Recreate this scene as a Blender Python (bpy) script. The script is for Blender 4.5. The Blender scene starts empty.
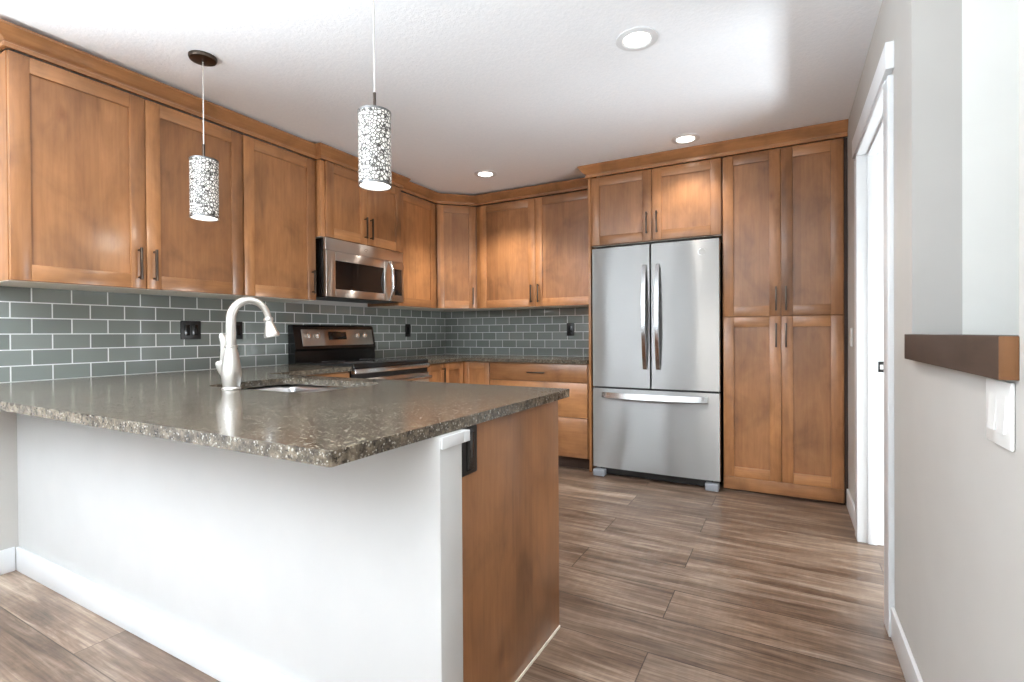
import bpy, bmesh, math, random
from mathutils import Vector, Matrix
from math import radians as rad, pi, sin, cos

S = bpy.context.scene
COL = S.collection
random.seed(7)

# ------------------------------------------------------------------ camera
A, B, C, H = -3.213, 4.387, 0.334, 2.42        # left wall, back wall, right wall, ceiling
def make_camera():
    cd = bpy.data.cameras.new('camera'); co = bpy.data.objects.new('camera', cd); COL.objects.link(co)
    yaw, pit, rol = rad(28.725), rad(-.35), rad(-.375)
    F = Vector((-sin(yaw), cos(yaw), 0)); R = Vector((cos(yaw), sin(yaw), 0)); U = Vector((0, 0, 1))
    F, U = F*cos(pit) + U*sin(pit), U*cos(pit) - F*sin(pit)
    R, U = R*cos(rol) + U*sin(rol), U*cos(rol) - R*sin(rol)
    m = Matrix((R, U, -F)).transposed().to_4x4(); m.translation = (0, 0, 1.104)
    co.matrix_world = m
    cd.sensor_fit = 'HORIZONTAL'; cd.sensor_width = 36; cd.lens = 503.3/1024*36
    cd.shift_y = -(341 - 336.7)/1024; cd.clip_start = .02
    S.camera = co
make_camera()

# ------------------------------------------------------------------ view, world, daylight
S.view_settings.view_transform = 'Standard'
S.view_settings.look = 'None'
S.view_settings.gamma = 1
S.view_settings.use_curve_mapping = False
S.view_settings.exposure = 0.66
S.cycles.use_denoising = True
S.cycles.max_bounces = 10
S.cycles.diffuse_bounces = 6
S.cycles.glossy_bounces = 5
S.cycles.caustics_reflective = False
S.cycles.caustics_refractive = False
S.cycles.sample_clamp_indirect = 6
W = bpy.data.worlds.new('world'); S.world = W; W.use_nodes = True
W.node_tree.nodes['Background'].inputs[0].default_value = (.86, .93, 1, 1)
W.node_tree.nodes['Background'].inputs[1].default_value = 1.0

def area(name, loc, rot, sx, sy, power, col=(1, 1, 1), spread=rad(130)):
    l = bpy.data.lights.new(name, 'AREA'); l.shape = 'RECTANGLE'; l.size = sx; l.size_y = sy
    l.energy = power; l.color = col; l.spread = spread
    o = bpy.data.objects.new(name, l); COL.objects.link(o); o.location = loc; o.rotation_euler = rot
    return o
DAY = (.87, .945, 1)
# daylight from windows behind the camera and an added one on the left;
# the lights are tilted upwards only to brighten the ceiling
YF = -4.6                                          # wall behind the camera
TILT = 62
area('daylight_window_1', (-2.45, YF + .06, 1.30), (rad(90 + TILT), 0, 0), .9, 1.9, 55, DAY)
area('daylight_window_2', (-.45, YF + .06, 1.30), (rad(90 + TILT), 0, 0), 1.2, 1.9, 30, DAY)
area('added_window_light', (A + .05, -1.36, 1.25), (rad(90 + 50), 0, rad(-90)), 2.2, 1.8, 330, DAY, rad(125))
# added fill lights in the stairwell and hall; no windows there
area('fill_stairwell', (.72, -.57, .55), (rad(90 + 30), 0, 0), .5, .8, 3, DAY, rad(140))
area('fill_hall', (1.88, 2.85, .42), (rad(90 + 22), 0, rad(90)), 1.5, .72, 80, DAY, rad(165))

# ------------------------------------------------------------------ materials
def srgb(r, g, b):
    f = lambda c: (c/255/12.92 if c/255 <= .04045 else ((c/255 + .055)/1.055)**2.4)
    return (f(r), f(g), f(b), 1)
class NT:
    def __init__(s, name):
        s.m = bpy.data.materials.new(name); s.m.use_nodes = True
        s.t = s.m.node_tree; s.b = s.t.nodes['Principled BSDF']
    def n(s, typ, **kw):
        x = s.t.nodes.new(typ)
        for k, v in kw.items(): setattr(x, k, v)
        return x
    def l(s, a, b): s.t.links.new(a, b)
    def set(s, **kw):
        for k, v in kw.items(): s.b.inputs[k.replace('_', ' ')].default_value = v
        return s
    def coords(s, scale=(1, 1, 1), rot=(0, 0, 0), loc=(0, 0, 0), jitter=0):
        tc = s.n('ShaderNodeTexCoord'); mp = s.n('ShaderNodeMapping')
        mp.inputs['Scale'].default_value = scale; mp.inputs['Rotation'].default_value = rot; mp.inputs['Location'].default_value = loc
        src = tc.outputs['Object']
        if jitter:
            oi = s.n('ShaderNodeObjectInfo'); mu = s.n('ShaderNodeMath', operation='MULTIPLY'); mu.inputs[1].default_value = jitter
            s.l(oi.outputs['Random'], mu.inputs[0])
            ad = s.n('ShaderNodeVectorMath', operation='ADD'); s.l(src, ad.inputs[0]); s.l(mu.outputs[0], ad.inputs[1]); src = ad.outputs[0]
        s.l(src, mp.inputs['Vector'])
        return mp.outputs[0]
    def noise(s, vec, scale, detail=3, rough=.5, dist=0):
        x = s.n('ShaderNodeTexNoise'); x.inputs['Scale'].default_value = scale; x.inputs['Detail'].default_value = detail
        x.inputs['Roughness'].default_value = rough; x.inputs['Distortion'].default_value = dist
        s.l(vec, x.inputs['Vector']); return x.outputs['Fac']
    def ramp(s, fac, stops, interp='LINEAR'):
        x = s.n('ShaderNodeValToRGB'); x.color_ramp.interpolation = interp
        e = x.color_ramp.elements
        while len(e) < len(stops): e.new(.5)
        for i, (p, c) in enumerate(stops):
            e[i].position = p; e[i].color = c if len(c) == 4 else (*c, 1)
        s.l(fac, x.inputs[0]); return x.outputs[0]
    def mix(s, fac, a, b, mode='MIX'):
        x = s.n('ShaderNodeMix', data_type='RGBA', blend_type=mode)
        for v, i in ((fac, 0), (a, 6), (b, 7)):
            if hasattr(v, 'links'): s.l(v, x.inputs[i])
            else: x.inputs[i].default_value = v
        return x.outputs[2]
    def bump(s, h, strength=.2, dist=.002):
        x = s.n('ShaderNodeBump'); x.inputs['Strength'].default_value = strength; x.inputs['Distance'].default_value = dist
        s.l(h, x.inputs['Height']); s.l(x.outputs[0], s.b.inputs['Normal'])
    def col(s, c): s.l(c, s.b.inputs['Base Color'])

def plain(name, c, rough=.5, metal=0, bumpscale=0, **kw):
    m = NT(name); m.set(Roughness=rough, Metallic=metal, **kw)
    v = m.coords((1, 1, 1))
    n = m.noise(v, 6, 2)
    c2 = tuple(x*.965 for x in c[:3]) + (1,)
    m.col(m.ramp(n, [(.3, c2), (.7, c)]))
    if bumpscale:
        m.bump(m.noise(v, bumpscale, 3), .12, .0008)
    return m.m

def wood(name, horiz=None, light=(184, 131, 85), dark=(112, 71, 43)):
    """stained alder: boards of unlike tone, cloudy figure, fine pores and a few small knots; grain along Z, or along X / Y"""
    m = NT(name); m.set(Roughness=.36, Coat_Weight=.3, Coat_Roughness=.2) if name.startswith('stained') else m.set(Roughness=.6, Specular_IOR_Level=.25)
    st = {None: (1, 1, .3), 'X': (.3, 1, 1), 'Y': (1, .3, 1)}[horiz]
    v = m.coords(st, jitter=37.0)
    cloud = m.noise(v, 7.5, 5, .62, 1.6)
    fine = m.noise(m.coords(tuple(1 if q == 1 else .06 for q in st), jitter=37.0), 70, 3, .6)
    big = m.noise(m.coords((1, 1, .75), jitter=37.0), 4.5, 3, .55, .6)
    mid = [a*.5 + b*.5 for a, b in zip(light, dark)]
    c = m.ramp(cloud, [(.26, srgb(*dark)), (.46, srgb(*[x*1.08 for x in mid])), (.7, srgb(*light))])
    c = m.mix(.55, c, m.ramp(big, [(.28, srgb(*[x*.74 for x in light])), (.5, srgb(*light)), (.72, srgb(*[min(255, x*1.1) for x in light]))]))
    c = m.mix(.2, c, m.ramp(fine, [(.35, (.36, .3, .26, 1)), (.62, (1, 1, 1, 1))]), 'MULTIPLY')
    vo = m.n('ShaderNodeTexVoronoi'); vo.inputs['Scale'].default_value = 4.2
    m.l(m.coords((1, 1, .6), jitter=37.0), vo.inputs['Vector'])
    c = m.mix(.6, c, m.ramp(vo.outputs['Distance'], [(.0, (.36, .25, .18, 1)), (.05, (.74, .66, .6, 1)), (.12, (1, 1, 1, 1))]), 'MULTIPLY')
    # each board its own tone; wide faces are glued up from staves
    at = m.n('ShaderNodeAttribute'); at.attribute_name = 'tone'
    c = m.mix(1, c, m.ramp(at.outputs['Fac'], [(0, (.72, .69, .67, 1)), (1, (1.14, 1.13, 1.12, 1))]), 'MULTIPLY')
    if horiz is None:
        sx = m.n('ShaderNodeSeparateXYZ'); m.l(m.coords((1, 1, 1), jitter=3.1), sx.inputs[0])
        ad = m.n('ShaderNodeMath', operation='ADD'); m.l(sx.outputs['X'], ad.inputs[0]); m.l(sx.outputs['Y'], ad.inputs[1])
        mu = m.n('ShaderNodeMath', operation='MULTIPLY'); mu.inputs[1].default_value = 8.3; m.l(ad.outputs[0], mu.inputs[0])
        fl = m.n('ShaderNodeMath', operation='FLOOR'); m.l(mu.outputs[0], fl.inputs[0])
        wn = m.n('ShaderNodeTexWhiteNoise', noise_dimensions='1D'); m.l(fl.outputs[0], wn.inputs['W'])
        c = m.mix(1, c, m.ramp(wn.outputs['Value'], [(0, (.82, .79, .78, 1)), (1, (1.1, 1.09, 1.08, 1))]), 'MULTIPLY')
    m.col(c)
    m.bump(fine, .05, .0006)
    return m.m

M = {}
M['wood'] = wood('stained_alder_upright_grain')
M['wood_x'] = wood('stained_alder_level_grain', 'X')
M['wood_y'] = wood('stained_alder_level_grain_across', 'Y')
M['ledge'] = wood('dark_stained_ledge_wood', 'Y', (72, 58, 49), (48, 37, 31))
M['ledge_end'] = wood('ledge_end_grain', None, (122, 86, 56), (80, 52, 32))
M['maple'] = plain('pale_cabinet_underside', srgb(244, 236, 224), .5)
M['wall'] = plain('warm_grey_wall_paint', srgb(188, 185, 180), .62, bumpscale=220)
M['halfwall'] = plain('white_half_wall_paint', srgb(202, 202, 201), .6, bumpscale=220)
M['niche'] = plain('off_white_stairwell_paint', srgb(236, 236, 231), .6, bumpscale=220)
M['trim'] = plain('white_trim_enamel', srgb(226, 228, 230), .35)
M['black'] = plain('black_enamel', srgb(20, 20, 21), .18)
M['blackplastic'] = plain('black_plastic', srgb(22, 22, 23), .4)
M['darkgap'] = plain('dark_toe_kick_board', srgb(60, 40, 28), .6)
M['white'] = plain('white_plastic', srgb(228, 228, 225), .35)
M['pull'] = plain('dark_nickel_pull', srgb(84, 75, 68), .34, 1)
M['rim_metal'] = plain('grey_rim_metal', srgb(118, 118, 118), .35, 1)
M['chrome'] = plain('polished_chrome', srgb(225, 226, 228), .08, 1)
M['grey'] = plain('grey_plastic_foot', srgb(150, 155, 162), .45)
M['darkglass'] = plain('dark_glass', srgb(26, 23, 22), .06)
M['nickel'] = plain('brushed_nickel', srgb(226, 223, 218), .36, 1)
M['knob_metal'] = plain('knob_metal', srgb(205, 200, 195), .25, 1)

def steel(name, c, rough, axis):
    m = NT(name); m.set(Metallic=1, Roughness=rough, Anisotropic=.5)
    st = {'X': (.02, 1, 1), 'Z': (1, 1, .02), 'Y': (1, .02, 1)}[axis]
    n = m.noise(m.coords(st), 260, 2)
    c2 = tuple(x*.992 for x in c[:3]) + (1,)
    m.col(m.ramp(n, [(.35, c2), (.65, c)]))
    r = m.ramp(n, [(.3, (rough*.97,)*3), (.7, (rough*1.03,)*3)]); m.l(r, m.b.inputs['Roughness'])
    # the brushing blurs reflections across the grain; a slow warp bends them
    tg = m.n('ShaderNodeTangent', direction_type='UV_MAP'); tg.uv_map = 'UVMap'
    m.l(tg.outputs[0], m.b.inputs['Tangent']); m.set(Anisotropic=1.0, Anisotropic_Rotation=ROT)
    big = m.noise(m.coords((1.3, 1.3, .3)), 2.3, 1)
    m.bump(big, .4, .06)
    return m.m
ROT = 0.25
M['steel'] = steel('brushed_stainless_steel', srgb(154, 153, 151), .33, 'X')
M['steel_warm'] = steel('warm_brushed_stainless_steel', srgb(212, 204, 196), .3, 'X')
M['handle_steel'] = plain('satin_steel_handle', srgb(208, 209, 210), .2, 1)
M['sink'] = plain('satin_sink_steel', srgb(212, 213, 214), .28, 1)

def mat_ceiling():
    m = NT('textured_white_ceiling'); m.set(Roughness=.85)
    v = m.coords()
    n = m.noise(v, 70, 4, .6)
    m.col(m.ramp(n, [(.3, srgb(243, 246, 250)), (.7, srgb(249, 251, 254))]))
    m.bump(n, .35, .006); return m.m
M['ceiling'] = mat_ceiling()

def mat_floor():
    m = NT('grey_brown_plank_floor'); m.set(Roughness=.33)
    tc = m.n('ShaderNodeTexCoord'); mp = m.n('ShaderNodeMapping'); m.l(tc.outputs['Object'], mp.inputs[0])
    mp.inputs['Location'].default_value = (.427, -1.741 + .2375*20, 0)
    def brick(c1, c2, mortar, ms):
        b = m.n('ShaderNodeTexBrick'); b.offset = .37; b.offset_frequency = 2; b.squash = 1
        for k, val in (('Color1', c1), ('Color2', c2), ('Mortar', mortar), ('Scale', 1), ('Mortar Size', ms), ('Mortar Smooth', .2), ('Bias', 0), ('Brick Width', 1.28), ('Row Height', .2375)):
            b.inputs[k].default_value = val
        m.l(mp.outputs[0], b.inputs['Vector']); return b
    tone = brick((0, 0, 0, 1), (1, 1, 1, 1), (.5, .5, .5, 1), 0)
    gap = brick((1, 1, 1, 1), (1, 1, 1, 1), (0, 0, 0, 1), .0022)
    sep = m.n('ShaderNodeVectorMath', operation='MULTIPLY_ADD')
    m.l(tone.outputs['Color'], sep.inputs[0]); sep.inputs[1].default_value = (5.3, 9.1, 2.7); m.l(mp.outputs[0], sep.inputs[2])
    def str_(sc, scale, det, ro, di=0):
        q = m.n('ShaderNodeMapping'); q.inputs['Scale'].default_value = sc; m.l(sep.outputs[0], q.inputs[0])
        return m.noise(q.outputs[0], scale, det, ro, di)
    big = str_((.35, 1.6, 1), 3.2, 5, .62, .8)
    mid = str_((.22, 2.6, 1), 9, 5, .65, .6)
    fine = str_((.09, 3, 1), 42, 4, .65)
    saw = str_((2.2, .35, 1), 20, 2, .6)
    c = m.ramp(big, [(.3, srgb(74, 56, 44)), (.44, srgb(112, 91, 76)), (.56, srgb(146, 126, 110)), (.7, srgb(188, 172, 157))])
    c2 = m.ramp(mid, [(.34, srgb(70, 52, 41)), (.5, srgb(128, 108, 93)), (.66, srgb(190, 175, 161))])
    c = m.mix(.5, c, c2)
    c = m.mix(.6, c, m.ramp(fine, [(.34, (.42, .37, .34, 1)), (.58, (1, 1, 1, 1))]), 'MULTIPLY')
    c = m.mix(.13, c, m.ramp(saw, [(.45, (.62, .59, .57, 1)), (.62, (1.25, 1.23, 1.21, 1))]), 'MULTIPLY')
    t = m.ramp(tone.outputs['Color'], [(0, (.79, .765, .735, 1)), (1, (1.02, .995, .955, 1))])
    c = m.mix(1, c, t, 'MULTIPLY')
    c = m.mix(1, c, m.ramp(gap.outputs['Color'], [(0, (.34, .3, .28, 1)), (1, (1, 1, 1, 1))]), 'MULTIPLY')
    m.col(c)
    h = m.mix(.4, gap.outputs['Color'], m.ramp(fine, [(.3, (0, 0, 0, 1)), (.7, (1, 1, 1, 1))]))
    m.bump(h, .18, .0015)
    m.l(m.ramp(mid, [(.3, (.28,)*3), (.7, (.42,)*3)]), m.b.inputs['Roughness'])
    return m.m
M['floor'] = mat_floor()

def mat_tile(name, axis, phase):
    """grey glass subway tile, 6 rows between the counter and the wall cabinets"""
    m = NT(name); m.set(Coat_Weight=.6, Coat_Roughness=.03)
    tc = m.n('ShaderNodeTexCoord'); sx = m.n('ShaderNodeSeparateXYZ'); cx = m.n('ShaderNodeCombineXYZ')
    m.l(tc.outputs['Object'], sx.inputs[0])
    m.l(sx.outputs['Y' if axis == 'Y' else 'X'], cx.inputs[0]); m.l(sx.outputs['Z'], cx.inputs[1])
    mp = m.n('ShaderNodeMapping'); mp.inputs['Location'].default_value = (phase + .1555*100, -.89 + .0758*20, 0); m.l(cx.outputs[0], mp.inputs[0])
    b = m.n('ShaderNodeTexBrick'); b.offset = .5; b.offset_frequency = 2
    for k, val in (('Color1', srgb(112, 118, 114)), ('Color2', srgb(130, 136, 132)), ('Mortar', srgb(232, 235, 234)), ('Scale', 1), ('Mortar Size', .0029), ('Mortar Smooth', .1), ('Bias', 0), ('Brick Width', .1555), ('Row Height', .0758)):
        b.inputs[k].default_value = val
    m.l(mp.outputs[0], b.inputs['Vector'])
    m.col(b.outputs['Color'])
    m.l(m.ramp(b.outputs['Fac'], [(0, (.06,)*3), (1, (.6,)*3)]), m.b.inputs['Roughness'])
    inv = m.ramp(b.outputs['Fac'], [(0, (1, 1, 1)), (1, (0, 0, 0))])
    wav = m.noise(m.coords(), 9, 1)
    m.bump(m.mix(.5, inv, wav), .4, .004)
    return m.m
M['tile_left'] = mat_tile('grey_glass_subway_tile', 'Y', -.9412 + .1555/2)
M['tile_back'] = mat_tile('grey_glass_subway_tile_return', 'X', 2.5864 + .1555/2)

def mat_stone():
    m = NT('speckled_grey_quartz'); m.set(Roughness=.17, Specular_IOR_Level=.36)
    v = m.coords()
    n1 = m.noise(v, 42, 4, .7); n2 = m.noise(v, 90, 3, .7); n3 = m.noise(v, 85, 3, .7)
    vo = m.n('ShaderNodeTexVoronoi'); vo.inputs['Scale'].default_value = 135; m.l(v, vo.inputs['Vector'])
    c = m.ramp(n1, [(.3, srgb(54, 48, 41)), (.5, srgb(92, 83, 72)), (.7, srgb(132, 122, 107))])
    c = m.mix(.9, c, m.ramp(m.noise(v, 17, 4, .65, .6), [(.3, (.62, .6, .57, 1)), (.7, (1.25, 1.23, 1.18, 1))]), 'MULTIPLY')
    c = m.mix(m.ramp(n3, [(.36, (.85,)*3), (.46, (0, 0, 0))]), c, srgb(38, 35, 32))
    sp = m.ramp(vo.outputs['Distance'], [(.25, (1, 1, 1, 1)), (.45, (0, 0, 0, 1))])
    gate = m.ramp(n2, [(.5, (0, 0, 0, 1)), (.57, (1, 1, 1, 1))])
    c = m.mix(m.mix(1, sp, gate, 'MULTIPLY'), c, srgb(164, 160, 149))
    m.col(c); return m.m
M['stone'] = mat_stone()

def emis(name, c, s):
    m = NT(name); m.set(Base_Color=(.9, .9, .9, 1), Emission_Color=c, Emission_Strength=s)
    n = m.noise(m.coords(), 3, 1); m.l(m.ramp(n, [(0, (.88,)*3), (1, (.92,)*3)]), m.b.inputs['Base Color'])
    return m.m
M['bulb'] = emis('lit_lamp_diffuser', (1, .97, .92, 1), 2.2)
M['can'] = emis('lit_downlight_lens', (1, .95, .86, 1), 6.0)

def mat_mosaic():
    """pale glass shade under a wire-cut metal web, lit from inside"""
    m = NT('pale_mosaic_glass'); m.set(Roughness=.12)
    v = m.coords((1, 1, 1))
    vo = m.n('ShaderNodeTexVoronoi', feature='DISTANCE_TO_EDGE'); vo.inputs['Scale'].default_value = 80; m.l(v, vo.inputs['Vector'])
    web = m.ramp(vo.outputs['Distance'], [(.05, srgb(62, 58, 54)), (.22, srgb(222, 220, 214))])
    m.col(web)
    lit = m.ramp(vo.outputs['Distance'], [(.06, (.0, .0, .0)), (.24, (1, .96, .9))])
    m.l(lit, m.b.inputs['Emission Color']); m.b.inputs['Emission Strength'].default_value = .2
    m.bump(m.ramp(vo.outputs['Distance'], [(0, (1, 1, 1)), (.12, (0, 0, 0))]), .5, .002)
    return m.m
M['mosaic'] = mat_mosaic()

# ------------------------------------------------------------------ mesh helpers
def bx(bm, x0, x1, y0, y1, z0, z1, mi=0, bev=0):
    r = bmesh.ops.create_cube(bm, size=1)
    vs = r['verts']
    for v in vs:
        v.co = Vector(((x0+x1)/2 + v.co.x*(x1-x0), (y0+y1)/2 + v.co.y*(y1-y0), (z0+z1)/2 + v.co.z*(z1-z0)))
    fs = {f for v in vs for f in v.link_faces}
    for f in fs: f.material_index = mi
    if bev:
        es = list({e for v in vs for e in v.link_edges})
        r = bmesh.ops.bevel(bm, geom=es, offset=bev, segments=2, profile=.5, affect='EDGES', clamp_overlap=True)
        for f in r['faces']: f.material_index = mi
    return bm
def cyl(bm, c, r, h, axis='Z', seg=28, mi=0, r2=None, cap=True):
    m = {'Z': Matrix(), 'X': Matrix.Rotation(pi/2, 4, 'Y'), 'Y': Matrix.Rotation(-pi/2, 4, 'X')}[axis]
    q = bmesh.ops.create_cone(bm, cap_ends=cap, segments=seg, radius1=r, radius2=r if r2 is None else r2, depth=h, matrix=Matrix.Translation(c) @ m)
    for f in {f for v in q['verts'] for f in v.link_faces}: f.material_index = mi
    return bm
def tube(bm, pts, r, seg=14, mi=0, closed=False):
    """round tube along points; r a number or one per point"""
    pts = [Vector(p) for p in pts]; n = len(pts)
    rs = r if isinstance(r, (list, tuple)) else [r]*n
    rings = []; nrm = None
    for i, p in enumerate(pts):
        t = (pts[min(i+1, n-1)] - pts[max(i-1, 0)]).normalized()
        if nrm is None:
            nrm = t.orthogonal().normalized()
        nrm = (nrm - t*nrm.dot(t)).normalized(); bn = t.cross(nrm)
        rings.append([bm.verts.new(p + (nrm*cos(2*pi*k/seg) + bn*sin(2*pi*k/seg))*rs[i]) for k in range(seg)])
    for a, b in zip(rings, rings[1:]):
        for k in range(seg):
            bm.faces.new((a[k], a[(k+1) % seg], b[(k+1) % seg], b[k])).material_index = mi
    for rg, fl in ((rings[0], True), (rings[-1], False)):
        bm.faces.new(list(reversed(rg)) if fl else rg).material_index = mi
    return bm
def lathe(bm, prof, c=(0, 0, 0), seg=32, mi=0):
    rings = []
    for r, z in prof:
        rings.append([bm.verts.new((c[0] + r*cos(2*pi*k/seg), c[1] + r*sin(2*pi*k/seg), c[2] + z)) for k in range(seg)] if r > 1e-6 else [bm.verts.new((c[0], c[1], c[2] + z))])
    for a, b in zip(rings, rings[1:]):
        for k in range(seg):
            if len(a) == 1 and len(b) == 1: continue
            if len(a) == 1: f = bm.faces.new((a[0], b[(k+1) % seg], b[k]))
            elif len(b) == 1: f = bm.faces.new((a[k], a[(k+1) % seg], b[0]))
            else: f = bm.faces.new((a[k], a[(k+1) % seg], b[(k+1) % seg], b[k]))
            f.material_index = mi
    return bm
def prism(bm, poly, z0, z1, mi=0):
    lo = [bm.verts.new((x, y, z0)) for x, y in poly]; hi = [bm.verts.new((x, y, z1)) for x, y in poly]
    n = len(poly)
    bm.faces.new(list(reversed(lo))).material_index = mi; bm.faces.new(hi).material_index = mi
    for i in range(n): bm.faces.new((lo[i], lo[(i+1) % n], hi[(i+1) % n], hi[i])).material_index = mi
    return bm
def sweep(bm, path, prof, mi=0):
    """profile (out, z) swept along an XY path with mitred corners; out is to the right of travel"""
    P = [Vector((x, y)) for x, y in path]; n = len(P)
    dirs = [(P[i+1] - P[i]).normalized() for i in range(n-1)]
    nr = [Vector((d.y, -d.x)) for d in dirs]
    rings = []
    for i, p in enumerate(P):
        if i == 0: off = nr[0]
        elif i == n-1: off = nr[-1]
        else:
            a, b = nr[i-1], nr[i]; off = (a + b)/(1 + a.dot(b))
        rings.append([bm.verts.new((p.x + off.x*o, p.y + off.y*o, z)) for o, z in prof])
    m = len(prof)
    for a, b in zip(rings, rings[1:]):
        for k in range(m):
            bm.faces.new((a[k], b[k], b[(k+1) % m], a[(k+1) % m])).material_index = mi
    bm.faces.new(rings[0]).material_index = mi; bm.faces.new(list(reversed(rings[-1]))).material_index = mi
    return bm
def NB(): return bmesh.new()
def obj(name, bm, mats, parent=None, smooth=True, loc=None, rotz=0):
    bmesh.ops.recalc_face_normals(bm, faces=bm.faces)
    ml = mats if isinstance(mats, (list, tuple)) else [mats]
    if any(q.startswith(('wood', 'ledge')) for q in ml):       # one tone for each separate board
        ly = bm.faces.layers.float.new('tone'); seen = set()
        for f0 in bm.faces:
            if f0 in seen: continue
            tn = random.random(); st = [f0]; seen.add(f0)
            while st:
                f = st.pop(); f[ly] = tn
                for e in f.edges:
                    for g in e.link_faces:
                        if g not in seen: seen.add(g); st.append(g)
    me = bpy.data.meshes.new(name); bm.to_mesh(me); bm.free()
    for m in (mats if isinstance(mats, (list, tuple)) else [mats]): me.materials.append(M[m])
    if any(q.startswith('steel') for q in ml):                  # brushing direction along the width
        uv = me.uv_layers.new(name='UVMap')
        for lp in me.loops: uv.data[lp.index].uv = me.vertices[lp.vertex_index].co.xz
    if smooth:
        for p in me.polygons: p.use_smooth = True
        me.set_sharp_from_angle(angle=rad(32))
    o = bpy.data.objects.new(name, me); COL.objects.link(o)
    if parent is not None: o.parent = parent
    if loc is not None: o.location = loc
    if rotz: o.rotation_euler[2] = rotz
    return o
def thing(name, label, cat, loc=(0, 0, 0), rotz=0, group=None):
    o = bpy.data.objects.new(name, None); COL.objects.link(o); o.empty_display_size = .1
    o.location = loc; o.rotation_euler = (0, 0, rotz); o['label'] = label; o['category'] = cat
    if group: o['group'] = group
    return o
def tag(o, label, cat, group=None):
    o['label'] = label; o['category'] = cat
    if group: o['group'] = group
    return o
def struct(o): o['kind'] = 'structure'; return o
def dup(root, loc, label):
    r = root.copy(); COL.objects.link(r); r.location = loc; r['label'] = label
    for ch in list(root.children):
        c = ch.copy(); COL.objects.link(c); c.parent = r
        for g in list(ch.children):
            d = g.copy(); COL.objects.link(d); d.parent = c
    return r

# ------------------------------------------------------------------ room shell
struct(obj('floor', bx(NB(), A - .15, 2.6, YF - .15, 5.6, -.1, 0), 'floor'))
struct(obj('ceiling', bx(NB(), A - .15, 2.6, YF - .15, 5.6, H, H + .1), 'ceiling'))
struct(obj('wall_back', bx(NB(), A - .15, C + .12, B, B + .15, 0, H), 'wall'))
b = NB()                                           # left wall, with a window added beside the camera for light
bx(b, A - .15, A, YF, -2.56, 0, H); bx(b, A - .15, A, -.16, B, 0, H); bx(b, A - .15, A, -2.56, -.16, 0, .25); bx(b, A - .15, A, -2.56, -.16, 2.25, H)
struct(obj('wall_left', b, 'wall'))
WT = .118
OY0, OY1, OZ = 2.335, 3.18, 2.02                   # doorway in the right wall
NY0, NY1, NZ = 1.13, 1.943, 1.04                   # stairwell opening in the right wall
b = NB()
bx(b, C, C + WT, YF, NY0, 0, H); bx(b, C, C + WT, NY0, NY1, 0, NZ); bx(b, C, C + WT, NY1, OY0 - .02, 0, H)
bx(b, C, C + WT, OY0 - .02, OY1 + .02, OZ + .02, H); bx(b, C, C + WT, OY1 + .02, B, 0, H)
struct(obj('wall_right', b, 'wall'))
b = NB()                                           # wall behind the camera with two tall windows
for x0, x1, z0, z1 in ((A, -2.95, 0, H), (-2.95, -1.95, 0, .25), (-2.95, -1.95, 2.34, H), (-1.95, -1.1, 0, H), (-1.1, .2, 0, .25), (-1.1, .2, 2.34, H), (.2, C, 0, H)):
    bx(b, x0, x1, YF - .15, YF, z0, z1)
struct(obj('wall_front', b, 'wall'))
def window(name, x0, x1, z0, z1):
    b = NB(); y0, y1 = YF - .1, YF - .04
    for a_ in ((x0, x0 + .06, z0, z1), (x1 - .06, x1, z0, z1), (x0 + .06, x1 - .06, z0, z0 + .06), (x0 + .06, x1 - .06, z1 - .06, z1), ((x0 + x1)/2 - .03, (x0 + x1)/2 + .03, z0 + .06, z1 - .06)):
        bx(b, a_[0], a_[1], y0, y1, a_[2], a_[3])
    return struct(obj(name, b, 'trim'))
window('window_1', -2.95, -1.95, .25, 2.34); window('window_2', -1.1, .2, .25, 2.34)
b = NB()
for y0, y1, z0, z1 in ((-2.56, -2.5, .25, 2.25), (-.22, -.16, .25, 2.25), (-2.5, -.22, .25, .31), (-2.5, -.22, 2.19, 2.25), (-1.39, -1.33, .31, 2.19)):
    bx(b, A - .1, A - .04, y0, y1, z0, z1)
struct(obj('added_window', b, 'trim'))  # unseen window, added to hold the left ceiling light
# stairwell seen through the opening, and the room beyond the doorway
b = NB()
bx(b, C + WT, 1.9, NY1, NY1 + .1, 0, H)             # far face, in line with the opening's edge
bx(b, 1.3, 1.4, -.6, NY1, 0, H, 1)                  # back face, greyer paint standing in for its shade
bx(b, C + WT, 1.3, -.7, -.6, 0, H)
struct(obj('wall_stairwell', b, ['niche', 'wall']))
b = NB()
bx(b, 1.9, 2.0, NY1 + .1, B + .15, 0, H); bx(b, C + WT, 1.9, B, B + .1, 0, H)
struct(obj('wall_hall', b, 'wall'))
area('stairwell_ceiling_light', (.88, .7, 2.4), (0, 0, 0), .5, 1.2, 1.5, (1, .98, .95))
area('hall_ceiling_light', (1.2, 3.2, 2.4), (0, 0, 0), .5, .8, 5, (1, .98, .95))

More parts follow.
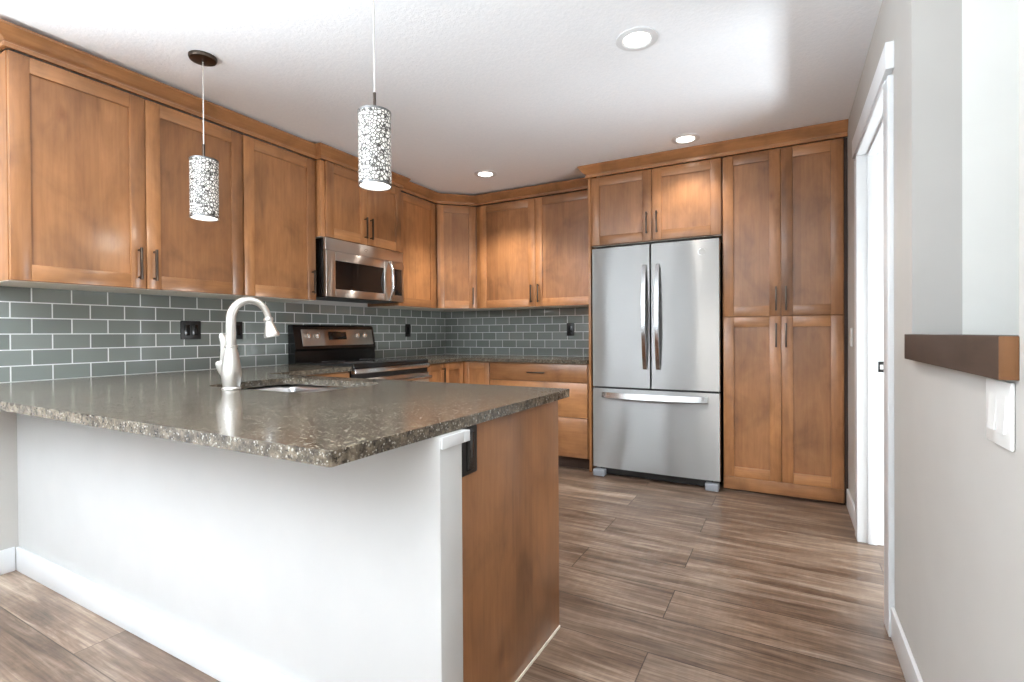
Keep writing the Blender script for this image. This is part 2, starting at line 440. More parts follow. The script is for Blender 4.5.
# door frame on the right wall
d = struct(bpy.data.objects.new('door_1', None)); COL.objects.link(d); d.location = (C, OY0, 0)
def dpart(name, boxes, mat='trim', parent=d, bev=.002):
    b = NB()
    for q in boxes: bx(b, q[0] - C, q[1] - C, q[2] - OY0, q[3] - OY0, q[4], q[5], 0, bev)
    return obj(name, b, mat, parent)
cx0 = C - .018
jf = dpart('jamb', [(cx0, C + WT + .018, OY1, OY1 + .018, 0, OZ + .018)])
dpart('jamb', [(cx0, C + WT + .018, OY0 - .018, OY0, 0, OZ + .018)])
dpart('head_jamb', [(cx0, C + WT + .018, OY0, OY1, OZ, OZ + .018)])
dpart('door_stop', [(C + .028, C + .068, OY1 - .012, OY1 - .0005, 0, OZ), (C + .028, C + .068, OY0 + .0005, OY0 + .012, 0, OZ), (C + .028, C + .068, OY0 + .012, OY1 - .012, OZ - .012, OZ - .0005)])
dpart('casing', [(cx0, C, OY0 - .098, OY0 - .0185, 0, OZ + .001)])
dpart('casing', [(cx0, C, OY1 + .0185, OY1 + .098, 0, OZ + .001)])
dpart('header', [(C - .026, C, OY0 - .112, OY1 + .112, OZ + .0185, OZ + .115)])
sp = dpart('strike_plate', [(C + .074, C + .102, OY1 - .0035, OY1 - .0001, .893, .948)], 'black', bev=.001); sp['label'] = 'black strike plate'
dpart('latch_hole', [(C + .081, C + .095, OY1 - .0048, OY1 - .0036, .908, .932)], 'chrome', parent=sp, bev=0)

# baseboards
def board(name, x0, x1, y0, y1): return struct(obj(name, bx(NB(), x0, x1, y0, y1, 0, .112, 0, .003), 'trim'))
board('baseboard_left', A, A + .012, YF, .949)
board('baseboard_right', C - .012, C, YF, OY0 - .0985)
board('baseboard_right.001', C - .012, C, OY1 + .0985, 3.795)
board('baseboard_peninsula', A + .0125, -.7235, .95, .962)
board('baseboard_front', A + .0125, C - .0125, YF, YF + .012)
# half wall carrying the peninsula
struct(obj('wall_peninsula', bx(NB(), A, -.724, .962, 1.055, 0, .859, 0, .004), 'halfwall'))
b = bx(NB(), -.7238, -.717, .964, 1.0555, .830, .858, 0, .001); bx(b, -.7565, -.717, 1.0555, 1.081, .830, .858, 0, .001)
struct(obj('trim_1', b, 'trim'))

# ------------------------------------------------------------------ cabinets
RZL = pi/2                                          # local -Y front turned to face +X (left wall)
def pull(parent, x, z, vert=True, L=.16, y=-.02):
    """bar pull: square bar on two posts, in front of y"""
    b = NB(); h = L/2
    if vert:
        bx(b, x - .0055, x + .0055, y - .034, y - .023, z - h, z + h, 0, .0015)
        for s in (-1, 1): bx(b, x - .004, x + .004, y - .024, y - .0002, z + s*(h - .012) - .004, z + s*(h - .012) + .004)
    else:
        bx(b, x - h, x + h, y - .034, y - .023, z - .0055, z + .0055, 0, .0015)
        for s in (-1, 1): bx(b, x + s*(h - .012) - .004, x + s*(h - .012) + .004, y - .024, y - .0002, z - .004, z + .004)
    return obj('handle', b, 'pull', parent)
def shaker(parent, x0, x1, z0, z1, handle=None, st=.068, rl=.07, name='door'):
    b = NB(); T = .02
    bx(b, x0, x0 + st, -T, -.001, z0, z1, 0, .0022); bx(b, x1 - st, x1, -T, -.001, z0, z1, 0, .0022)
    bx(b, x0 + st, x1 - st, -T, -.001, z1 - rl, z1, 1, .0016); bx(b, x0 + st, x1 - st, -T, -.001, z0, z0 + rl, 1, .0016)
    bx(b, x0 + st - .004, x1 - st + .004, -T + .010, -.003, z0 + rl - .004, z1 - rl + .004, 0)
    o = obj(name, b, ['wood', 'wood_x'], parent)
    if handle: pull(o, *handle)
    return o
def slab(parent, x0, x1, z0, z1, handle=None, name='drawer'):
    o = obj(name, bx(NB(), x0, x1, -.02, -.001, z0, z1, 0, .0025), 'wood_x', parent)
    if handle: pull(o, handle[0], handle[1], False)
    return o
def carcass(parent, w, dp, h, toe=0, under=True, mat='wood'):
    b = NB(); bx(b, 0, w, 0, dp, toe, h, 0, .001)
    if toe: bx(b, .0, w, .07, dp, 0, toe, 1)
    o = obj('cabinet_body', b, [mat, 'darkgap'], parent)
    if under: obj('underside', bx(NB(), .003, w - .003, .003, dp - .003, -.0035, -.0002), 'maple', parent)
    return o
ZB, ZT = 1.345, 2.312
LFX = -2.883                                        # carcass front of the left wall cabinets; doors stand 2 cm proud
dep = LFX - A - .002
UPG = 'wall cabinets around the kitchen'
def wallcab_left(label, y0, y1, doors, z0=ZB, z1=ZT, fx=LFX):
    t = thing('wall_cabinet', label, 'cabinet', (fx, y0, z0), RZL, UPG)
    carcass(t, y1 - y0, fx - A - .002, z1 - z0)
    for a_, b_, hd in doors: shaker(t, a_ - y0, b_ - y0, .0, z1 - z0 - .002, None if hd is None else (hd - y0, .122))
    return t
wallcab_left('wide wooden two-door wall cabinet at the left end of the row, behind a pendant', .842, 1.881, [(.845, 1.3555, 1.322), (1.3585, 1.878, 1.391)])
wallcab_left('tall single-door wall cabinet just left of the microwave', 1.883, 2.411, [(1.886, 2.408, 2.376)])
wallcab_left('short two-door wall cabinet directly above the microwave', 2.425, 3.236, [(2.457, 2.846, 2.819), (2.849, 3.233, 2.878)], 1.788, 2.318, -2.833)
wallcab_left('narrow single-door wall cabinet between the microwave and the angled corner cabinet', 3.243, 3.770, [(3.25, 3.757, None)])
# angled corner wall cabinet
t = thing('corner_wall_cabinet', 'angled single-door wall cabinet set across the room corner', 'cabinet', (-2.863, 3.777, ZB), pi/4, UPG)
L = .368
mi = Matrix.Rotation(-pi/4, 2)
def loc2(x, y): v = mi @ Vector((x + 2.863, y - 3.777)); return (v.x, v.y)
poly = [loc2(*q) for q in ((-3.211, 3.774), (-2.879, 3.774), (-2.862, 3.806), (-2.634, 4.034), (-2.602, 4.052), (-2.602, B - .002), (-3.211, B - .002))]
obj('cabinet_body', prism(NB(), poly, 0, ZT - ZB), 'wood', t)
obj('underside', prism(NB(), [(x*.99, y*.99 + .004) for x, y in poly], -.0035, -.0002), 'maple', t)
b_ = shaker(t, .004, L - .004, 0, ZT - ZB - .002, (L - .034, .115), .062, .07)
for o in (b_,): o.location = (0, .008, 0)
# back wall cabinet
t = thing('wall_cabinet', 'two-door wall cabinet on the back wall beside the refrigerator', 'cabinet', (-2.600, 4.057, ZB), 0, UPG)
carcass(t, 1.205, B - 4.057 - .002, ZT - ZB)
shaker(t, .045, .626, 0, ZT - ZB - .002, (.592, .115)); shaker(t, .629, 1.202, 0, ZT - ZB - .002, (.662, .115))
# cabinet over the refrigerator
t = thing('wall_cabinet', 'short deep two-door wall cabinet above the refrigerator', 'cabinet', (-1.364, 3.82, 1.79), 0, UPG)
carcass(t, .960, B - 3.822, 2.328 - 1.79)
shaker(t, .002, .475, .004, .536, (.441, .135)); shaker(t, .478, .956, .004, .536, (.515, .135))
# gable panel left of the refrigerator
tag(obj('gable_panel', bx(NB(), -1.388, -1.3665, 3.80, B - .002, 0, 2.328, 0, .001), 'wood'), 'tall thin wooden side panel along the left side of the refrigerator', 'panel')
# pantry
t = thing('pantry_cabinet', 'tall four-door wooden pantry cabinet right of the refrigerator', 'cabinet', (-.400, 3.82, 0))
w = .400 + .318
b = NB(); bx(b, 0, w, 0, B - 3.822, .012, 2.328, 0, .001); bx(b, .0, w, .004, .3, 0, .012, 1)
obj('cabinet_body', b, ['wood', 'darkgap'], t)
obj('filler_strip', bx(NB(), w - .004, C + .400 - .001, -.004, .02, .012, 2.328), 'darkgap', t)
xs = .361
for z0, z1, hz in ((.1, 1.208, 1.083), (1.212, 2.326, 1.326)):
    shaker(t, .004, xs - .0015, z0, z1, (xs - .029, hz)); shaker(t, xs + .0015, w - .008, z0, z1, (xs + .029, hz))
obj('bottom_rail', bx(NB(), .004, w - .008, -.0195, -.001, .014, .098, 0, .001), 'wood_x', t)

# crown mouldings
prof = [(.0, 2.3125), (.014, 2.3125), (.014, 2.330), (.008, 2.334), (.010, 2.340), (.030, 2.352), (.052, 2.384), (.056, 2.386), (.056, 2.397), (.0, 2.397)]
b = sweep(NB(), [(A + .003, .842), (-2.868, .842), (-2.868, 2.4245), (-2.818, 2.4245), (-2.818, 3.2395), (-2.868, 3.2395), (-2.868, 3.777), (-2.604, 4.041), (-1.396, 4.041)], [(o, z + .006) for o, z in prof])
tag(obj('crown_molding', b, 'wood_y'), 'long dark wooden crown molding stepping over the microwave and turning the room corner', 'molding')
prof2 = [(o*1.12, 2.330 + (z - 2.3125)*1.03) for o, z in prof]
b = sweep(NB(), [(-1.3885, 3.976), (-1.3885, 3.80), (C - .002, 3.80)], prof2)
tag(obj('crown_molding', b, 'wood_x'), 'dark wooden crown molding above the refrigerator and pantry, close to the ceiling', 'molding')

# base cabinets
ZC = .858
t = thing('base_cabinet', 'wooden base cabinet tucked between the peninsula and the range', 'cabinet', (-2.593, 1.812, 0), RZL)
carcass(t, 2.434 - 1.812, -2.593 - A - .002, ZC, .1, False)
slab(t, .05, .618, .705, .852, (.33, .78)); shaker(t, .05, .332, .105, .70, (.30, .58)); shaker(t, .335, .618, .105, .70, (.367, .58))
t = thing('base_cabinet', 'narrow wooden base cabinet just right of the range', 'cabinet', (-2.593, 3.246, 0), RZL)
carcass(t, .25, -2.593 - A - .002, ZC, .1, False)
shaker(t, .004, .246, .105, .852, (.215, .74), .055, .06)
t = thing('corner_base_cabinet', 'wooden corner base cabinet with inward folding doors under the back counter', 'cabinet', (-2.593, 3.797, 0), 0)
b = NB()
ap = [(x + 2.593, y - 3.797) for x, y in ((-3.211, 3.499), (-2.593, 3.499), (-2.593, 3.797), (-2.299, 3.797), (-2.299, B - .002), (-3.211, B - .002))]
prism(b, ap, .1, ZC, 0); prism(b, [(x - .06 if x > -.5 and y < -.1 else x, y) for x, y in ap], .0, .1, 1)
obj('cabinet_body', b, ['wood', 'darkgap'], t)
shaker(t, .021, .29, .105, .852, None, .055, .06)
b = NB(); T = .02
y0, y1 = -.294, -.022
for q, mi_ in (((y0, y0 + .055, .105, .852), 0), ((y1 - .055, y1, .105, .852), 0), ((y0 + .055, y1 - .055, .792, .852), 1), ((y0 + .055, y1 - .055, .105, .165), 1)):
    bx(b, .001, T, q[0], q[1], q[2], q[3], mi_, .0018)
bx(b, .003, .01, y0 + .05, y1 - .05, .16, .797, 0)
obj('door', b, ['wood', 'wood_y'], t)
t = thing('drawer_cabinet', 'three-drawer wooden base cabinet left of the refrigerator', 'cabinet', (-2.296, 3.797, 0))
carcass(t, -1.390 + 2.296, B - 3.799, ZC, .1, False)
for z0, z1 in ((.707, .852), (.425, .703), (.105, .421)): slab(t, .004, .902, z0, z1, (.458, (z0 + z1)/2 if z0 > .7 else z1 - .07))
# peninsula base cabinet with finished end panel
t = thing('peninsula_cabinet', 'wooden peninsula base cabinet with a large plain end panel facing the walkway', 'cabinet', (-.779, 1.735, 0), pi)
w = -.779 + 2.55
carcass(t, w, 1.735 - 1.057, .60, .1, False)
b = NB()
bx(b, 0, .08, 0, 1.735 - 1.057, .601, ZC); bx(b, w - .12, w, 0, 1.735 - 1.057, .601, ZC); bx(b, .08, w - .12, 0, .02, .601, ZC); bx(b, .08, w - .12, .655, .676, .601, ZC)
obj('top_frame', b, 'wood', t)
obj('end_panel', bx(NB(), -.022, -.0005, -.003, 1.735 - 1.057, .0, ZC, 0, .001), 'wood', t)
obj('base_shoe', bx(NB(), -.027, -.0225, .0, 1.735 - 1.057, 0, .008), 'maple', t)
for i in range(4):
    x0 = .02 + i*.43; shaker(t, x0 + .002, x0 + .428, .105, .852, (x0 + (.395 if i % 2 == 0 else .035), .74), .06, .06)
# black receptacle let into the end panel
t = thing('outlet', 'black electrical outlet on the peninsula end under the countertop', 'outlet', (-.7565, 1.124, .79))
obj('cover_plate', bx(NB(), .0, .010, -.041, .038, -.062, .066, 0, .004), 'blackplastic', t)
obj('receptacle', bx(NB(), .010, .013, -.017, .017, -.05, .05, 0, .002), 'black', t)

# ------------------------------------------------------------------ countertops, sink, faucet
Z0, Z1 = .860, .890
def ring_slab(bm, outer, hole, z0, z1):
    """slab with a rounded hole: top and bottom filled by triangulation"""
    for z in (z0, z1):
        es = []
        for lp in (outer, hole):
            vs = [bm.verts.new((x, y, z)) for x, y in lp]
            es += [bm.edges.new((vs[i], vs[(i+1) % len(vs)])) for i in range(len(vs))]
        bmesh.ops.triangle_fill(bm, use_beauty=True, use_dissolve=False, edges=es)
    for lp in (outer, hole):
        n = len(lp)
        vs = [[bm.verts.new((x, y, z)) for x, y in lp] for z in (z0, z1)]
        for i in range(n): bm.faces.new((vs[0][i], vs[0][(i+1) % n], vs[1][(i+1) % n], vs[1][i]))
    bmesh.ops.remove_doubles(bm, verts=bm.verts, dist=1e-5)
    return bm
def rrect(x0, x1, y0, y1, r, n=7):
    out = []
    for cx, cy, a0 in ((x1 - r, y1 - r, 0), (x0 + r, y1 - r, 90), (x0 + r, y0 + r, 180), (x1 - r, y0 + r, 270)):
        for k in range(n): a_ = rad(a0 + 90*k/(n-1)); out.append((cx + r*cos(a_), cy + r*sin(a_)))
    return out
SX0, SX1, SY0, SY1 = -2.20, -1.555, 1.250, 1.675
outer = [(A + .002, .648), (-.741, .648), (-.737, .652), (-.737, 1.802), (-.741, 1.806), (-2.556, 1.806), (-2.556, 2.437), (A + .002, 2.437)]
b = ring_slab(NB(), outer, rrect(SX0, SX1, SY0, SY1, .07), Z0, Z1)
tag(obj('countertop', b, 'stone', smooth=False), 'speckled grey stone countertop covering the peninsula and holding the sink', 'countertop')
b = prism(NB(), [(A + .002, 3.243), (-2.556, 3.243), (-2.556, 3.755), (-1.3895, 3.755), (-1.3895, B - .002), (A + .002, B - .002)], Z0, Z1)
tag(obj('countertop', b, 'stone', smooth=False), 'grey stone countertop along the back wall between range and refrigerator', 'countertop')
t = thing('sink', 'stainless steel undermount sink let into the peninsula countertop', 'sink', ((SX0 + SX1)/2, (SY0 + SY1)/2, .66))
b = NB()
def bowl(bm, x0, x1, y0, y1, zt, zb):
    lv = [(0, zt, .06), (.012, zt - .02, .06), (.02, zb + .03, .06), (.05, zb, .05)]
    rings = []
    for ins, z, r in lv: rings.append([bm.verts.new((x, y, z)) for x, y in rrect(x0 + ins, x1 - ins, y0 + ins, y1 - ins, r)])
    for a_, c_ in zip(rings, rings[1:]):
        n = len(a_)
        for k in range(n): bm.faces.new((a_[k], c_[k], c_[(k+1) % n], a_[(k+1) % n]))
    bm.faces.new(rings[-1])
hw, hh = (SX1 - SX0)/2, (SY1 - SY0)/2
bowl(b, -hw - .004, -.012, -hh - .004, hh + .004, .198, .02); bowl(b, .012, hw + .004, -hh - .004, hh + .004, .198, .02)
o = obj('basin', b, 'sink', t)
so = o.modifiers.new('s', 'SOLIDIFY'); so.thickness = .0015; so.offset = 0
obj('divider', bx(NB(), -.0125, .0125, -hh, hh, .150, .1975, 0, .004), 'sink', t)
for s in (-1, 1): obj('drain', lathe(NB(), [(0, .0245), (.02, .0235), (.036, .0235), (.042, .0225), (.042, .021)], (s*hw/2, 0, 0)), 'chrome', t)
# faucet
FX, FY = -1.928, 1.209
t = thing('faucet', 'brushed nickel gooseneck kitchen faucet standing before the sink', 'faucet', (FX, FY, Z1), rad(-24))
obj('faucet_body', lathe(NB(), [(0, .0005), (.034, .0005), (.034, .006), (.030, .012), (.033, .03), (.0365, .062), (.035, .09), (.029, .125), (.024, .152), (.021, .165), (.0245, .167), (.0245, .174), (.0205, .176), (0, .176)]), 'nickel', t)
pts = [(0, 0, .174), (0, 0, .21), (0, 0, .25)]
R_ = .068
for k in range(1, 17): a_ = pi - k*(pi*.97)/16; pts.append((0, R_ + R_*cos(a_), .276 + R_*1.16*sin(a_)))
obj('spout', tube(NB(), pts, [.0185]*3 + [.0182 - .0004*k for k in range(16)], 18), 'nickel', t)
e = Vector(pts[-1]); dr = Vector((.05, .18, -1)).normalized()
sh = obj('spray_head', lathe(NB(), [(0, -.004), (.0145, -.004), (.0185, .002), (.0185, .009), (.0155, .013), (.018, .03), (.0255, .056), (.0295, .066), (.0295, .076), (.024, .079), (0, .078)]), 'nickel', t)
sh.location = e; sh.rotation_euler = Vector((0, 0, 1)).rotation_difference(dr).to_euler()
ha = rad(24) + math.atan2(-.3, -.95)
hp = lambda d, z: (d*cos(ha), d*sin(ha), z)
hd = obj('handle_hub', tube(NB(), [hp(.030, .046), hp(.040, .066), hp(.045, .088), hp(.046, .102), hp(.046, .110), hp(.046, .114)], [.006, .0125, .018, .0205, .018, .011], 16), 'nickel', t)
obj('lever', tube(NB(), [hp(.041, .106), hp(.038, .130), hp(.034, .158), hp(.034, .190), hp(.040, .212), hp(.042, .222)], [.009, .0095, .011, .0125, .0125, .007], 12), 'nickel', hd)

# ------------------------------------------------------------------ backsplash
tag(obj('tile_backsplash', bx(NB(), A + .0005, A + .007, .60, B - .0075, .8905, ZB - .005), 'tile_left'), 'grey glass subway tile backsplash along the long left wall', 'backsplash')
tag(obj('tile_backsplash', bx(NB(), A + .0005, -1.3895, B - .007, B - .0005, .8905, ZB - .005), 'tile_back'), 'grey glass subway tile backsplash on the short back wall', 'backsplash')
def outlet_left(label, y0, y1, z0, z1, gangs):
    t = thing('outlet', label, 'outlet', (A + .0075, (y0 + y1)/2, (z0 + z1)/2), RZL, 'black outlets on the backsplash')
    w, h = (y1 - y0)/2, (z1 - z0)/2
    obj('cover_plate', bx(NB(), -w, w, -.006, -.0002, -h, h, 0, .002), 'blackplastic', t)
    for i in range(gangs):
        cx = (i - (gangs - 1)/2)*.046
        f = obj('receptacle', bx(NB(), cx - .0165, cx + .0165, -.0085, -.0061, -.033, .033, 0, .0012), 'black', t)
    return t
outlet_left('wide black double outlet on the left tile wall, left of the faucet', 1.697, 1.815, 1.082, 1.195, 2)
outlet_left('black single outlet on the tiles partly behind the faucet neck', 2.018, 2.088, 1.080, 1.195, 1)
outlet_left('black single outlet on the left tile wall between range and corner', 3.728, 3.800, 1.080, 1.202, 1)
t = thing('outlet', 'black single outlet on the back tile wall near the refrigerator', 'outlet', (-1.777, B - .0075, 1.139), 0, 'black outlets on the backsplash')
obj('cover_plate', bx(NB(), -.036, .036, -.006, -.0002, -.06, .06, 0, .002), 'blackplastic', t)
obj('receptacle', bx(NB(), -.0165, .0165, -.0085, -.0061, -.033, .033, 0, .0012), 'black', t)

# ------------------------------------------------------------------ refrigerator
t = thing('refrigerator', 'stainless steel french-door refrigerator with a bottom freezer drawer', 'refrigerator', (-1.340, 3.75, 0))
w = .928
obj('refrigerator_body', bx(NB(), .004, w - .002, .066, .62, .03, 1.752, 0, .004), 'black', t)
def curved_front(x0, x1, z0, z1, mat='steel', bulge=.008):
    """door with a slightly bowed front across the whole width"""
    b = NB(); n = 20
    f = lambda x: -bulge*(1 - ((x - w/2)/(w/2))**2)
    pl = [(x0, .062)] + [(x0, f(x0) + .008)]
    for k in range(n+1):
        x = x0 + .004 + (x1 - x0 - .008)*k/n; pl.append((x, f(x)))
    pl += [(x1, f(x1) + .008), (x1, .062)]
    return prism(b, pl, z0, z1)
xs = .4535
def vhandle(parent, x):
    b = NB(); z0, z1 = .835, 1.607; n = 24
    outer = []; inner = []
    for k in range(n+1):
        q = k/n; z = z0 + (z1 - z0)*q; o_ = -.018 - .046*sin(pi*q)**.8
        outer.append((o_ - .008, z)); inner.append((o_ + .006, z))
    prof_ = outer + inner[::-1]
    for s in (0,):
        va = [b.verts.new((x - .013, y, z)) for y, z in prof_]; vb = [b.verts.new((x + .013, y, z)) for y, z in prof_]
        m_ = len(prof_)
        for k in range(m_): b.faces.new((va[k], va[(k+1) % m_], vb[(k+1) % m_], vb[k]))
        for k in range(n):
            b.faces.new((va[k], va[k+1], va[m_-2-k], va[m_-1-k])); b.faces.new((vb[k], vb[m_-1-k], vb[m_-2-k], vb[k+1]))
    for z in (z0 + .012, z1 - .012): bx(b, x - .011, x + .011, -.02, -.0075, z - .012, z + .012)
    return obj('handle', b, 'handle_steel', parent)
dl = obj('door', curved_front(.0, xs - .0025, .692, 1.757), 'steel', t); vhandle(dl, .413)
drr = obj('door', curved_front(xs + .0025, w, .692, 1.757), 'steel', t); vhandle(drr, .509)
fr = obj('freezer_drawer', curved_front(.0, w, .066, .676), 'steel', t)
b = NB(); n = 28; prof_ = []
for k in range(n+1):
    q = k/n; prof_.append((.085 + .765*q, -.018 - .045*sin(pi*q)**.7))
va = [[b.verts.new((x, y + dy, z)) for x, y in prof_] for dy, z in ((-.018, .612), (.006, .612), (.006, .652), (-.004, .652))]
for i in range(4):
    p_, q_ = va[i], va[(i+1) % 4]
    for k in range(n): b.faces.new((p_[k], p_[k+1], q_[k+1], q_[k]))
for k in (0, n): b.faces.new([va[i][k] for i in range(4)])
for x in (.098, .837): bx(b, x - .012, x + .012, -.02, -.004, .620, .645)
obj('handle', b, 'handle_steel', fr)
obj('hinge_gap', bx(NB(), .01, w - .01, .01, .066, .676, .692), 'blackplastic', t)
obj('kick_grille', bx(NB(), .05, w - .05, .03, .066, .012, .066), 'blackplastic', t)
for x in (.012, w - .098): obj('foot', bx(NB(), x, x + .086, -.034, .06, .001, .05, 0, .004), 'grey', t)
em = NB()
pts = [(.045*cos(2*pi*k/20)*.55, 0, .024*sin(2*pi*k/20)) for k in range(18)]
o = obj('badge', tube(em, pts, .0014, 6), 'chrome', drr); o.location = (.812, -.0078, 1.672)

# ------------------------------------------------------------------ microwave
t = thing('microwave', 'stainless over-the-range microwave under the short wall cabinet', 'microwave', (-2.828, 2.437, 1.372), RZL)
w, h = .800, .408
obj('microwave_body', bx(NB(), 0, w, 0, .37, .004, h - .001, 0, .003), 'black', t)
tp = obj('vent_panel', bx(NB(), 0, w, -.026, -.0005, h - .084, h, 0, .003), 'steel_warm', t)
b = NB(); D = -.03
x0, x1, z0, z1 = .0, .655, .0, h - .087
wx0, wx1, wz0, wz1 = .085, .575, .055, .258
bx(b, x0, wx0, D, -.0005, z0, z1, 0, .003); bx(b, wx1, x1, D, -.0005, z0, z1, 0, .003)
bx(b, wx0, wx1, D, -.0005, z0, wz0, 0, .002); bx(b, wx0, wx1, D, -.0005, wz1, z1, 0, .002)
dm = obj('door', b, 'steel_warm', t)
obj('door_window', bx(NB(), wx0 - .002, wx1 + .002, D + .006, -.002, wz0 - .002, wz1 + .002), 'darkglass', dm)
b = NB(); hp = []; hx = .628
for k in range(25):
    q = k/24; hp.append((hx - .006*sin(pi*q), D - .006 - .046*sin(pi*q)**.8, .006 + .304*q))
tube(b, hp, [.0085 + .003*sin(pi*k/24) for k in range(25)], 12)
obj('handle', b, 'handle_steel', dm)
b = NB(); bx(b, .657, w, D, -.0005, 0, z1, 0, .003)
cp = obj('control_panel', b, 'steel_warm', t)
kp = NB(); bx(kp, .690, .778, D - .0015, D + .004, .05, .262, 0, .001)
obj('keypad', kp, 'darkglass', cp)
obj('vent_grille', bx(NB(), .01, w - .01, -.02, .3, -.004, .0035), 'blackplastic', t)
o = obj('badge', tube(NB(), [(.02*cos(2*pi*k/16), 0, .008*sin(2*pi*k/16)) for k in range(14)], .0011, 6), 'chrome', tp); o.location = (.385, -.027, h - .04)

# ------------------------------------------------------------------ range
t = thing('range', 'black and stainless electric range against the left tile wall', 'stove', (-2.575, 2.442, 0), RZL)
w = .796
dpth = -2.575 - A - .012
obj('range_body', bx(NB(), 0, w, .0, dpth, .06, .872, 0, .003), 'black', t)
ct = obj('cooktop', bx(NB(), -.0005, w + .0005, -.028, dpth - .075, .8725, .905, 0, .006), 'black', t); ct['label'] = 'black glass cooktop'
for x, y, r in ((.20, .13, .1), (.60, .13, .08), (.20, .39, .08), (.60, .39, .1)):
    obj('burner_ring', lathe(NB(), [(r - .003, .9051), (r, .9055), (r + .001, .9051)], (x, y, 0), 40), 'grey', ct)
b = NB()                                            # backguard: leaning black console
pl = [(dpth, .8725), (dpth - .072, .8725), (dpth - .072, .985), (dpth - .082, 1.000), (dpth - .050, 1.165), (dpth - .035, 1.178), (dpth, 1.178)]
def xprism(bm, poly, x0, x1, mi=0):
    a_ = [bm.verts.new((x0, y, z)) for y, z in poly]; c_ = [bm.verts.new((x1, y, z)) for y, z in poly]; n = len(poly)
    bm.faces.new(a_).material_index = mi; bm.faces.new(list(reversed(c_))).material_index = mi
    for i in range(n): bm.faces.new((a_[i], c_[i], c_[(i+1) % n], a_[(i+1) % n])).material_index = mi
    return bm
bg = obj('backguard', xprism(b, pl, -.004, w + .004), 'black', t)
sl = math.atan2(.032, .165)
cp = obj('control_panel', bx(NB(), .062, w - .020, -.003, .004, -.062, .064, 0, .003), 'steel_warm', bg)
cp.location = (0, dpth - .067, 1.083); cp.rotation_euler = (-sl, 0, 0)
def on_panel(name, bm, mat, loc): o = obj(name, bm, mat, cp); o.location = loc; return o
for x in (.108, .190, .592, .672):
    b = NB(); cyl(b, (0, -.011, 0), .021, .016, 'Y', 24, 0, .018); bx(b, -.004, .004, -.027, -.018, -.017, .017, 0, .002)
    on_panel('knob', b, 'knob_metal', (x, -.003, .012))
ds = on_panel('display', bx(NB(), -.090, .090, -.003, -.0002, -.028, .034, 0, .001), 'darkglass', (.395, -.003, .010))
od = obj('oven_door', bx(NB(), .004, w - .004, -.040, -.001, .215, .800, 0, .004), 'steel_warm', t)
obj('door_window', bx(NB(), .13, w - .13, -.0415, -.0402, .38, .70), 'darkglass', od)
b = NB(); bx(b, .02, w - .02, -.085, -.068, .752, .778, 0, .006)
for x in (.045, w - .045): bx(b, x - .012, x + .012, -.07, -.0402, .755, .775)
obj('handle', b, 'handle_steel', od)
obj('front_trim', bx(NB(), .0, w, -.042, -.001, .838, .8715, 0, .003), 'handle_steel', t)
obj('vent_slot', bx(NB(), .004, w - .004, -.02, -.001, .802, .836), 'blackplastic', t)
dw = obj('storage_drawer', bx(NB(), .004, w - .004, -.038, -.001, .065, .21, 0, .004), 'steel_warm', t)
obj('kick_plate', bx(NB(), .02, w - .02, .02, .04, .001, .062), 'blackplastic', t)

# ------------------------------------------------------------------ right wall: ledge, switches
t = thing('ledge', 'dark wooden ledge capping the stairwell opening on the right wall', 'ledge', (C, 1.5, 1.04))
obj('ledge_board', bx(NB(), .0, WT, NY0 - 1.5 + .0005, NY1 - 1.5 - .0005, .0005, .053, 0, .001), 'ledge', t)
obj('ledge_face', bx(NB(), -.026, -.0005, NY0 - 1.5 - .002, NY1 - 1.5 - .045, -.019, .0545, 0, .0008), 'ledge', t)
o = obj('end_cap', bx(NB(), -.0255, -.0005, NY0 - 1.5 - .005, NY0 - 1.5 - .0021, -.0185, .054, 0, .0005), 'ledge_end', t); o['label'] = 'lighter end grain'
def switch(label, y0, y1, z0, z1, gangs):
    t = thing('light_switch', label, 'switch', (C - .0002, (y0 + y1)/2, (z0 + z1)/2), -pi/2)
    w, h = (y1 - y0)/2, (z1 - z0)/2
    obj('cover_plate', bx(NB(), -w, w, -.007, -.0002, -h, h, 0, .003), 'white', t)
    for i in range(gangs):
        cx = (i - (gangs - 1)/2)*.046
        b = NB(); xp = [(-.0072, -.033), (-.0105, -.033), (-.0085, 0), (-.0072, .033)]
        xprism(b, xp, cx - .0165, cx + .0165)
        obj('rocker', b, 'white', t)
    return t
switch('white double rocker switch just below the wooden ledge', 1.140, 1.262, .900, 1.016, 2)
switch('white single switch beside the pantry, seen almost edge on', 3.553, 3.625, 1.015, 1.125, 1)

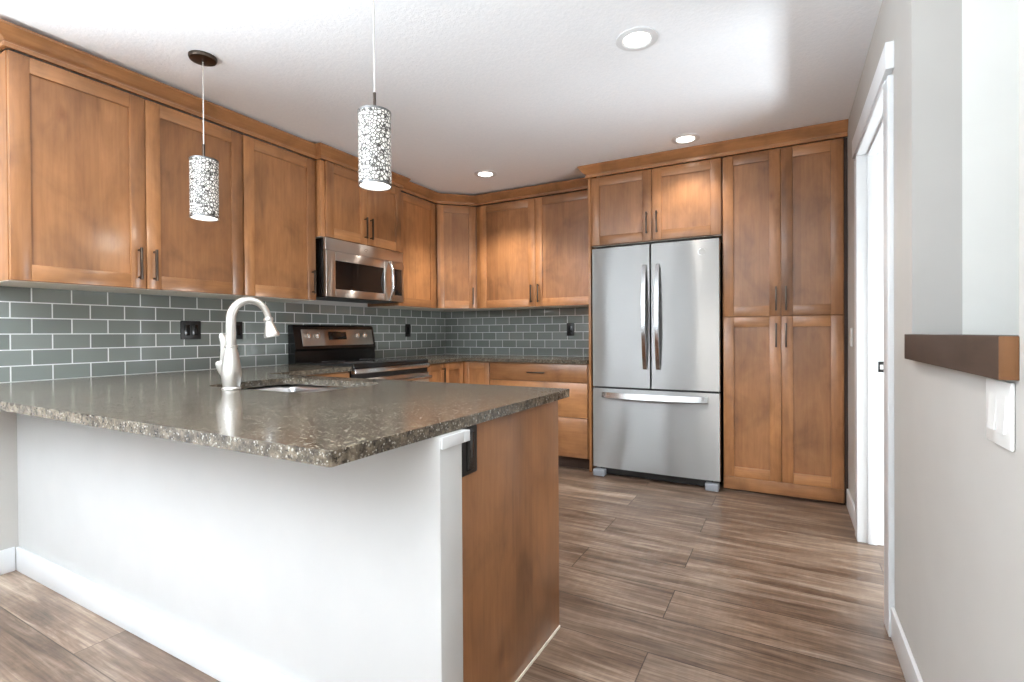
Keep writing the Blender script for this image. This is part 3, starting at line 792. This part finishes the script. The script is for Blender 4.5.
# ------------------------------------------------------------------ lamps
def pendant(label, x, y):
    t = thing('pendant_lamp', label, 'lamp', (x, y, 1.658), 0)
    obj('canopy', lathe(NB(), [(0, .737), (.028, .737), (.056, .746), (.060, .754), (.060, .7615), (0, .7615)]), 'pull', t)
    obj('cable', tube(NB(), [(0, 0, .34), (0, 0, .739)], .0026, 8), 'nickel', t)
    obj('stem', tube(NB(), [(0, 0, .277), (0, 0, .350)], .0055, 12), 'pull', t)
    obj('lamp_shade', lathe(NB(), [(.057, .008), (.060, .008), (.060, .270), (.057, .270), (.057, .008)], seg=48), 'mosaic', t)
    obj('rim', lathe(NB(), [(.0555, .0), (.061, .0), (.061, .0085), (.0555, .0085), (.0555, 0)], seg=48), 'rim_metal', t)
    obj('rim', lathe(NB(), [(0, .2695), (.061, .2695), (.061, .277), (0, .279)], seg=48), 'rim_metal', t)
    obj('diffuser', lathe(NB(), [(0, .004), (.0553, .004), (.0553, .007), (0, .007)], seg=48), 'bulb', t)
    l = bpy.data.lights.new('pendant_bulb', 'POINT'); l.energy = 1.2; l.color = (1, .93, .82); l.shadow_soft_size = .05
    o = bpy.data.objects.new('pendant_bulb', l); COL.objects.link(o); o.location = (x, y, 1.63)
    return t
pendant('cylindrical mosaic glass pendant with its round ceiling plate in view, before the left cabinets', -2.419, 1.394)
pendant('cylindrical mosaic glass pendant hanging nearer, in front of the microwave cabinet', -1.353, 1.411)
def can(label, x, y, seen=True, power=52):
    if seen:
        t = thing('ceiling_light', label, 'light', (x, y, H), 0, 'recessed ceiling lights')
        obj('trim_ring', lathe(NB(), [(.058, -.0002), (.092, -.0002), (.092, -.004), (.066, -.008), (.058, -.004), (.058, -.0002)], seg=40), 'trim', t)
        obj('lens', lathe(NB(), [(0, -.003), (.0575, -.003), (.0575, -.0005), (0, -.0005)], seg=40), 'can', t)
    l = bpy.data.lights.new('downlight_beam', 'SPOT'); l.energy = power; l.color = (1, .955, .89); l.spot_size = rad(118); l.spot_blend = .6; l.shadow_soft_size = .06
    o = bpy.data.objects.new('downlight_beam', l); COL.objects.link(o); o.location = (x, y, H - .012)
can('largest recessed ceiling light, nearest the camera', -.589, 2.257)
can('recessed ceiling light close to the cabinet above the refrigerator', -.606, 3.575, True, 22)
can('farthest recessed ceiling light, near the room corner', -2.176, 3.535, True, 75)
can('', -2.3, -.6, False, 6); can('', -.6, -.6, False, 6)
